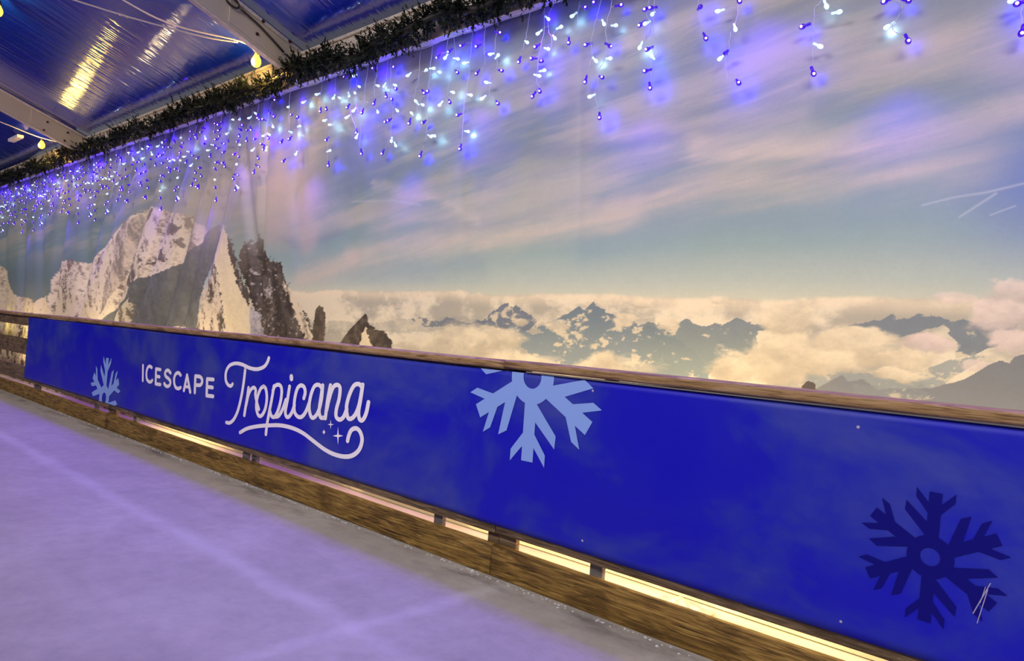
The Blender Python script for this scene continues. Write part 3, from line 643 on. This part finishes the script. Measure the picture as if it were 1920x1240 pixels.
def strand(wp, bulbs, label, group=None, light=True):
    """wp: points of the hanging wire; bulbs: (kind, point)"""
    wp = [Vector(p) for p in wp]; root = empty('icicle_light_strand', wp[0], label, 'string light', group or 'icicle light strands hanging in front of the backdrop')
    path = catmull(wp, 6) if len(wp) > 2 else wp
    path = [p+Vector((math.sin(i*1.3)*.0025, math.cos(i*1.7)*.002, 0)) for i, p in enumerate(path)]
    mb = MB(); mb.tube(path, .0017, 5)
    for k, p in bulbs:
        p = Vector(p); q = min(path, key=lambda v: (v-p).length); dv = p-q
        if dv.length > .02: mb.tube([q, q+dv*.5+Vector((0, 0, .01)), p-dv.normalized()*.028 if dv.length > .04 else q+dv*.4], .0015, 4)
    mb.build('wire', M['wire'], root, smooth=True)
    for k, p in bulbs:
        p = Vector(p); q = min(path, key=lambda v: (v-p).length); dv = p-q
        dv = dv if dv.length > .006 else Vector((rng.uniform(-1, 1), 0, -.6))
        dv = dv.normalized()+Vector((rng.uniform(-.5, .5), rng.uniform(-.35, .1), -.35+rng.uniform(-.3, .3)))
        lt = 0
        if light: lt = (.30*rng.choice((.3, .8, 1.5)) if k == 'b' else .07*rng.choice((.0, .5, 1.4)))
        add_bulb(root, k, p, dv, True, lt)
def S(ox, oy, wire, bulbs): return ([(ox+a/4, oy+b/4) for a, b in wire], [(k, (ox+a/4, oy+b/4)) for k, a, b in bulbs])
hand = [
 S(1440,0,[(1960,-150),(1905,60),(1900,200)],[('b',1905,240),('b',1888,30),('w',1838,0)]),
 S(1440,0,[(1040,-130),(1015,0),(990,100),(932,195),(960,245),(1010,262)],[('b',885,5),('b',1045,5),('w',895,190),('b',1052,305)]),
 S(1440,0,[(420,-130),(405,0),(352,60),(345,200),(340,350),(335,470)],[('w',440,45),('w',525,90),('b',270,195),('w',378,340),('b',335,540)]),
 S(960,0,[(1710,-150),(1700,20),(1680,160),(1640,250),(1628,350),(1600,450),(1620,580),(1660,610)],[('b',1700,2),('w',1550,80),('w',1675,215),('b',1600,395),('w',1560,430),('b',1700,620)]),
 S(960,0,[(1430,-160),(1405,-20),(1400,120),(1440,240)],[('b',1415,60),('b',1450,280)]),
 S(960,0,[(1065,-160),(1070,0),(1062,200),(1070,300),(1060,400),(1042,500),(1045,600)],[('b',1052,60),('w',1062,110),('b',1020,365),('w',1060,430),('b',1016,535),('b',1040,655)]),
 S(960,0,[(1035,-160),(1030,0),(1010,100),(1040,200),(1000,305)],[('b',1010,70),('b',965,180),('w',1012,180),('w',955,345)]),
 S(960,0,[(770,-130),(740,60),(705,200),(710,400),(658,520),(645,640),(620,700),(650,820)],[('b',800,35),('w',765,185),('b',718,335),('w',735,440),('b',678,582),('w',596,725),('b',662,878)]),
 S(960,0,[(700,-110),(650,70),(630,150),(595,310),(605,420)],[('w',680,170),('b',565,335),('w',620,450),('b',545,600)]),
 S(960,0,[(560,-90),(505,30),(485,180),(430,250)],[('w',455,115),('b',420,310),('b',620,15),('b',555,60)]),
 S(960,0,[(320,-40),(275,120),(275,230),(300,300),(275,420)],[('w',270,140),('w',205,250),('w',320,285),('w',355,200)]),
 S(960,0,[(245,-10),(240,230),(205,400),(185,600),(210,660)],[('b',190,350),('w',258,362),('b',160,440),('b',222,460),('w',226,525),('w',190,565),('b',215,685),('b',160,717)]),
 S(960,0,[(140,30),(118,200),(100,300),(65,420)],[('w',122,322),('b',45,448)]),
 S(480,0,[(1820,100),(1805,230),(1790,380),(1810,480),(1760,620),(1750,710)],[('b',1810,240),('w',1760,405),('w',1812,418),('b',1845,532),('w',1735,620),('b',1808,772),('w',1705,738)]),
 S(480,0,[(1720,200),(1710,330),(1715,480),(1670,540)],[('b',1672,350),('b',1665,550)]),
 S(480,0,[(1625,240),(1615,350),(1592,600),(1580,680),(1560,780),(1555,900),(1542,1080)],[('b',1555,345),('w',1575,475),('w',1605,712),('b',1525,862),('w',1582,985),('b',1540,1112)]),
 S(480,0,[(1480,280),(1500,420),(1470,560),(1442,650),(1440,720)],[('w',1505,440),('b',1505,540),('w',1482,695),('b',1462,768),('w',1390,785),('b',1455,385)]),
 S(480,0,[(1440,280),(1430,370),(1428,410)],[('w',1425,432),('b',1365,425)]),
 S(480,0,[(1330,300),(1320,380),(1300,600),(1285,800),(1280,1000),(1245,1130)],[('w',1320,510),('w',1382,545),('b',1250,912),('w',1300,1020),('w',1345,1022),('b',1235,1162)]),
 S(480,0,[(1235,330),(1220,590),(1190,720),(1210,820),(1160,880)],[('w',1135,560),('w',1272,525),('b',1250,690),('b',1288,692),('w',1205,765),('w',1252,787),('w',1160,850),('b',1150,915)]),
 S(480,0,[(1015,400),(1010,740),(1030,830),(1012,960),(1015,1040)],[('w',1060,830),('b',972,908),('b',1000,900),('w',1018,1055),('w',1050,1090),('b',945,1142)]),
 S(480,0,[(990,430),(985,520),(970,640),(962,690)],[('w',960,640),('b',970,715),('b',1008,738),('w',1045,640),('b',1055,668),('b',1022,500)]),
 S(480,0,[(915,440),(905,560),(886,640),(890,700)],[('w',905,640),('b',890,510),('b',890,772)]),
 S(480,0,[(850,450),(835,540),(812,740),(850,770)],[('b',800,840),('w',915,840)]),
 S(480,0,[(765,480),(755,630),(752,780),(780,900),(780,1110)],[('w',780,652),('w',740,830),('b',785,1142),('w',742,570)]),
 S(480,0,[(720,500),(710,630),(690,750),(720,880),(750,960)],[('w',688,710),('w',735,695),('b',692,802),('w',690,882),('b',745,985),('w',750,1025),('b',682,580)]),
 S(480,0,[(600,520),(592,740),(580,900),(542,1040),(535,1200)],[('w',580,730),('w',620,732),('w',520,905),('w',555,935),('b',530,1045),('w',545,1130),('b',535,1232)]),
 S(480,0,[(500,570),(490,660),(480,780)],[('b',490,832),('b',535,820),('w',460,708),('w',350,765)]),
 S(480,0,[(260,640),(250,780),(250,960),(272,1040),(310,1130),(235,1185)],[('w',235,800),('b',270,862),('b',312,880),('w',255,990),('w',320,945),('b',185,1060),('b',262,1042),('w',305,1155),('b',215,1208)]),
 S(480,0,[(130,680),(118,720),(90,900),(72,1000)],[('b',130,872),('w',125,950),('b',95,1035),('w',80,1122),('b',130,740)]),
]
ords = ['rightmost', 'second', 'third', 'fourth', 'fifth', 'sixth', 'seventh', 'eighth', 'ninth', 'tenth', 'eleventh', 'twelfth', 'thirteenth', 'fourteenth', 'fifteenth', 'sixteenth', 'seventeenth', 'eighteenth', 'nineteenth', 'twentieth']
def ordn(i): return ('twenty-' if i < 30 else 'thirtieth' if i == 30 else 'thirty-')
names = ords+['twenty-'+q for q in ('first','second','third','fourth','fifth','sixth','seventh','eighth','ninth')]+['thirtieth']+['thirty-'+q for q in ('first','second','third','fourth')]
numw = {1: 'one', 2: 'two', 3: 'three', 4: 'four', 5: 'five', 6: 'six', 7: 'seven', 8: 'eight', 9: 'nine', 10: 'ten'}
hand.sort(key=lambda s: -s[0][0][0])
for i, (wr, bl) in enumerate(hand):
    pts = [at(a, b, YS) for a, b in wr]
    top = Vector((pts[0].x, YS, 3.215)); pts = [top]+[p for p in pts if p.z < 3.18]
    nb = sum(k == 'b' for k, _ in bl); nw = len(bl)-nb
    lab = ('rightmost' if i == 0 else names[i]+' from right')+' dangling icicle light strand, %s blue and %s white bulbs' % (numw.get(nb, 'no'), numw.get(nw, 'no'))
    strand(pts, [(k, (lambda v: Vector((v.x, YS+rng.uniform(-.012, .012), v.z)))(at(a, b, YS))) for k, (a, b) in bl], lab)
# far, densely packed strands: built once per pattern and copied
protos = []
def far_strand(x, L, seed):
    g_ = random.Random(seed); wp = [Vector((x, YS, 3.215))]; n = max(4, int(L/.09)); bl = []
    for k in range(1, n+1): wp.append(Vector((x+g_.uniform(-.035, .035), YS, 3.215-L*k/n)))
    for k in range(1, n+1):
        for _ in range(g_.choice((1, 1, 2))):
            bl.append((g_.choice('bbw'), wp[k]+Vector((g_.uniform(-.06, .06), g_.uniform(-.02, .02), g_.uniform(-.03, .03)))))
    bl[-1] = ('b', wp[-1]+Vector((0, 0, -.03)))
    return wp, bl
x = -6.15; i = 0
Ls = [.42, .62, .30, .75, .50, .82, .36, .66]
while x > -16.2:
    L = Ls[i % 8]
    if i < 8:
        wp, bl = far_strand(x, L, i); n0 = set(sc.objects)
        strand(wp, bl, 'tmp', light=False); new = [o for o in sc.objects if o not in n0]
        root = [o for o in new if o.parent is None][0]; protos.append(root)
    else:
        src = protos[(i*5+i//8) % 8]; root = src.copy(); C.objects.link(root); root.location = (x, YS, 3.215)
        for ch in src.children:
            c_ = ch.copy(); C.objects.link(c_); c_.parent = root
            for gg in ch.children: d_ = gg.copy(); C.objects.link(d_); d_.parent = c_
    if x > -11:
        k = int((-6.15-x)/1.25)
        root['label'] = ['small icicle strand in the dense cluster just left of the drape folds top', 'small icicle strand in the cluster above the snowy ridge peak', 'small icicle strand in the cluster above the snow shoulder', 'small icicle strand in the cluster above the long dark drape fold'][min(k, 3)]
        root['group'] = ['dense icicle strands left of the folds', 'dense icicle strands above the peak', 'dense icicle strands above the shoulder', 'dense icicle strands above the dark fold'][min(k, 3)]
    else:
        root['label'] = 'tiny far icicle strand among the crowded bulbs at the left picture edge'; root['group'] = 'farthest icicle strands'
    if i % 2 == 0:
        lamp('POINT', (x, YS+.04, 3.16-rng.random()*L*.8), .6*rng.choice((.5, 1, 1.5)), (.06, 0, 1), shadow_soft_size=.006)
    elif i % 4 == 1: lamp('POINT', (x, YS+.04, 3.1-rng.random()*L*.8), .13, (.5, .86, 1), shadow_soft_size=.006)
    x -= .155+.05*rng.random() if x > -10 else .17+.06*rng.random(); i += 1
ld = MB().tube([(x*.1, YS+math.sin(x*.9)*.006, 3.212+math.sin(x*1.3)*.006) for x in range(-170, 15)], .0032, 5).build('lead_cable', M['wire'], smooth=True)
tag(ld, 'pale lead cable from which the icicle strands hang, under the garland', 'cable')
for k in range(26):                    # blue bulbs bunched along the lead cable, under the garland
    lamp('POINT', (-.9-k*.62+rng.uniform(-.2, .2), YS+.045, 3.17+rng.uniform(-.03, .02)), .35, (.05, 0, 1), shadow_soft_size=.006)
# ------------------------------------------------------------------ amber festoon lamps
def festoon(name_pts, lamps, label):
    root = empty('festoon_cable', name_pts[0], label, 'cable', 'festoon cables under the roof')
    MB().tube(catmull(name_pts, 8), .007, 6).build('cable', M['cable'], root, smooth=True)
    return root
def festoon_lamp(p, label, e):
    root = empty('festoon_lamp', p, label, 'lamp', 'amber festoon lamps'); p = Vector(p)
    def lathe(prof, n=14):
        mb = MB(); vs = []; fs = []
        for r, z in prof: vs += [(p.x+r*math.cos(2*math.pi*k/n), p.y+r*math.sin(2*math.pi*k/n), p.z+z) for k in range(n)]
        for i in range(len(prof)-1): fs += [(i*n+k, i*n+(k+1) % n, (i+1)*n+(k+1) % n, (i+1)*n+k) for k in range(n)]
        return mb.add(vs, fs)
    lathe([(0, -.055), (.018, -.05), (.034, -.035), (.042, -.01), (.038, .015), (.025, .04), (.017, .055)]).build('bulb', M['amber'], root, smooth=True)
    lathe([(0, .10), (.014, .10), (.02, .09), (.02, .055), (0, .054)]).build('socket', M['black'], root, smooth=True)
    lamp('POINT', p+Vector((0, -.075, -.03)), e*1.6, (1, .60, .12), shadow_soft_size=.02)
c1 = [(-6.35, 1.0, 3.95), (-6.24, 2.0, 3.64), (-6.2, 2.4, 3.58), (-6.02, 2.8, 3.57), (-6.0, 3.0, 3.56), (-5.9, 3.1, 3.50)]
festoon(c1, None, 'white festoon cable sloping under the blue roof to the nearer amber lamp')
c2 = [(-7.6, 1.0, 3.98), (-7.0, 2.1, 3.80), (-6.35, 2.62, 3.62), (-6.05, 2.85, 3.57)]
festoon(c2, None, 'thin second festoon cable crossing the blue roof panel')
c3 = [(-12.6, 1.4, 3.95), (-12.2, 2.4, 3.72), (-12.05, 2.9, 3.59), (-11.4, 3.1, 3.45)]
festoon(c3, None, 'festoon cable beside the farther amber lamp')
festoon_lamp((-5.99, 3.0, 3.445), 'glowing amber lamp beside the nearer roof rafter above the garland', 16)
festoon_lamp((-12.0, 2.95, 3.475), 'small glowing amber lamp near the far left end of the garland', 14)
festoon_lamp((-8.32, 1.6, 3.93), 'large amber glow lamp under the blue roof at the top left corner', 14)
o = MB().box((-12.95, 2.75, 3.60), (-12.45, 2.83, 3.64)).build('cable_cover', mat('white_plastic', (225, 215, 220), .4)); tag(o, 'small pale plastic cable cover under the roof beside the far amber lamp', 'cover')
# ------------------------------------------------------------------ frost crumbs, plastic scrap
r = random.Random(3); mb = MB()
for k in range(420):
    x = -9.5+9.3*r.random()**.8; y = D-.028-abs(r.gauss(0, .022)); s_ = r.uniform(.002, .0065)*(1 if r.random() < .95 else 1.9)
    v8 = [(x+s_*r.uniform(.6, 1.3)*sx, y+s_*r.uniform(.6, 1.3)*sy*.8, max(-.001, s_*.55*(1+sz)*r.uniform(.5, 1)-.001)) for sx, sy, sz in ((-1,-1,-1),(1,-1,-1),(1,1,-1),(-1,1,-1),(-.6,-.6,1),(.6,-.6,1),(.6,.6,1),(-.6,.6,1))]
    mb.add(v8, [(0,3,2,1),(4,5,6,7),(0,1,5,4),(1,2,6,5),(2,3,7,6),(3,0,4,7)])
o = mb.build('ice_shavings', M['frost']); tag(o, 'scattered white ice crumbs along the foot of the kickboard', 'ice', kind='stuff')
vs = []; fs = []; n = 12
for j in range(n+1):
    for i in range(n+1): vs.append((-1.82+.28*i/n, 3.08+.14*j/n+.01*r.random(), .012+.05*r.random()*math.sin(math.pi*i/n)*math.sin(math.pi*j/n)))
for j in range(n):
    for i in range(n): q = j*(n+1)+i; fs.append((q, q+1, q+n+2, q+n+1))
o = MB().add(vs, fs).build('plastic_scrap', mat('grey_film', (150, 146, 130), .3)); o.modifiers.new('t', 'SOLIDIFY').thickness = .002
tag(o, 'crumpled grey plastic scrap on the ground behind the kickboard', 'litter')
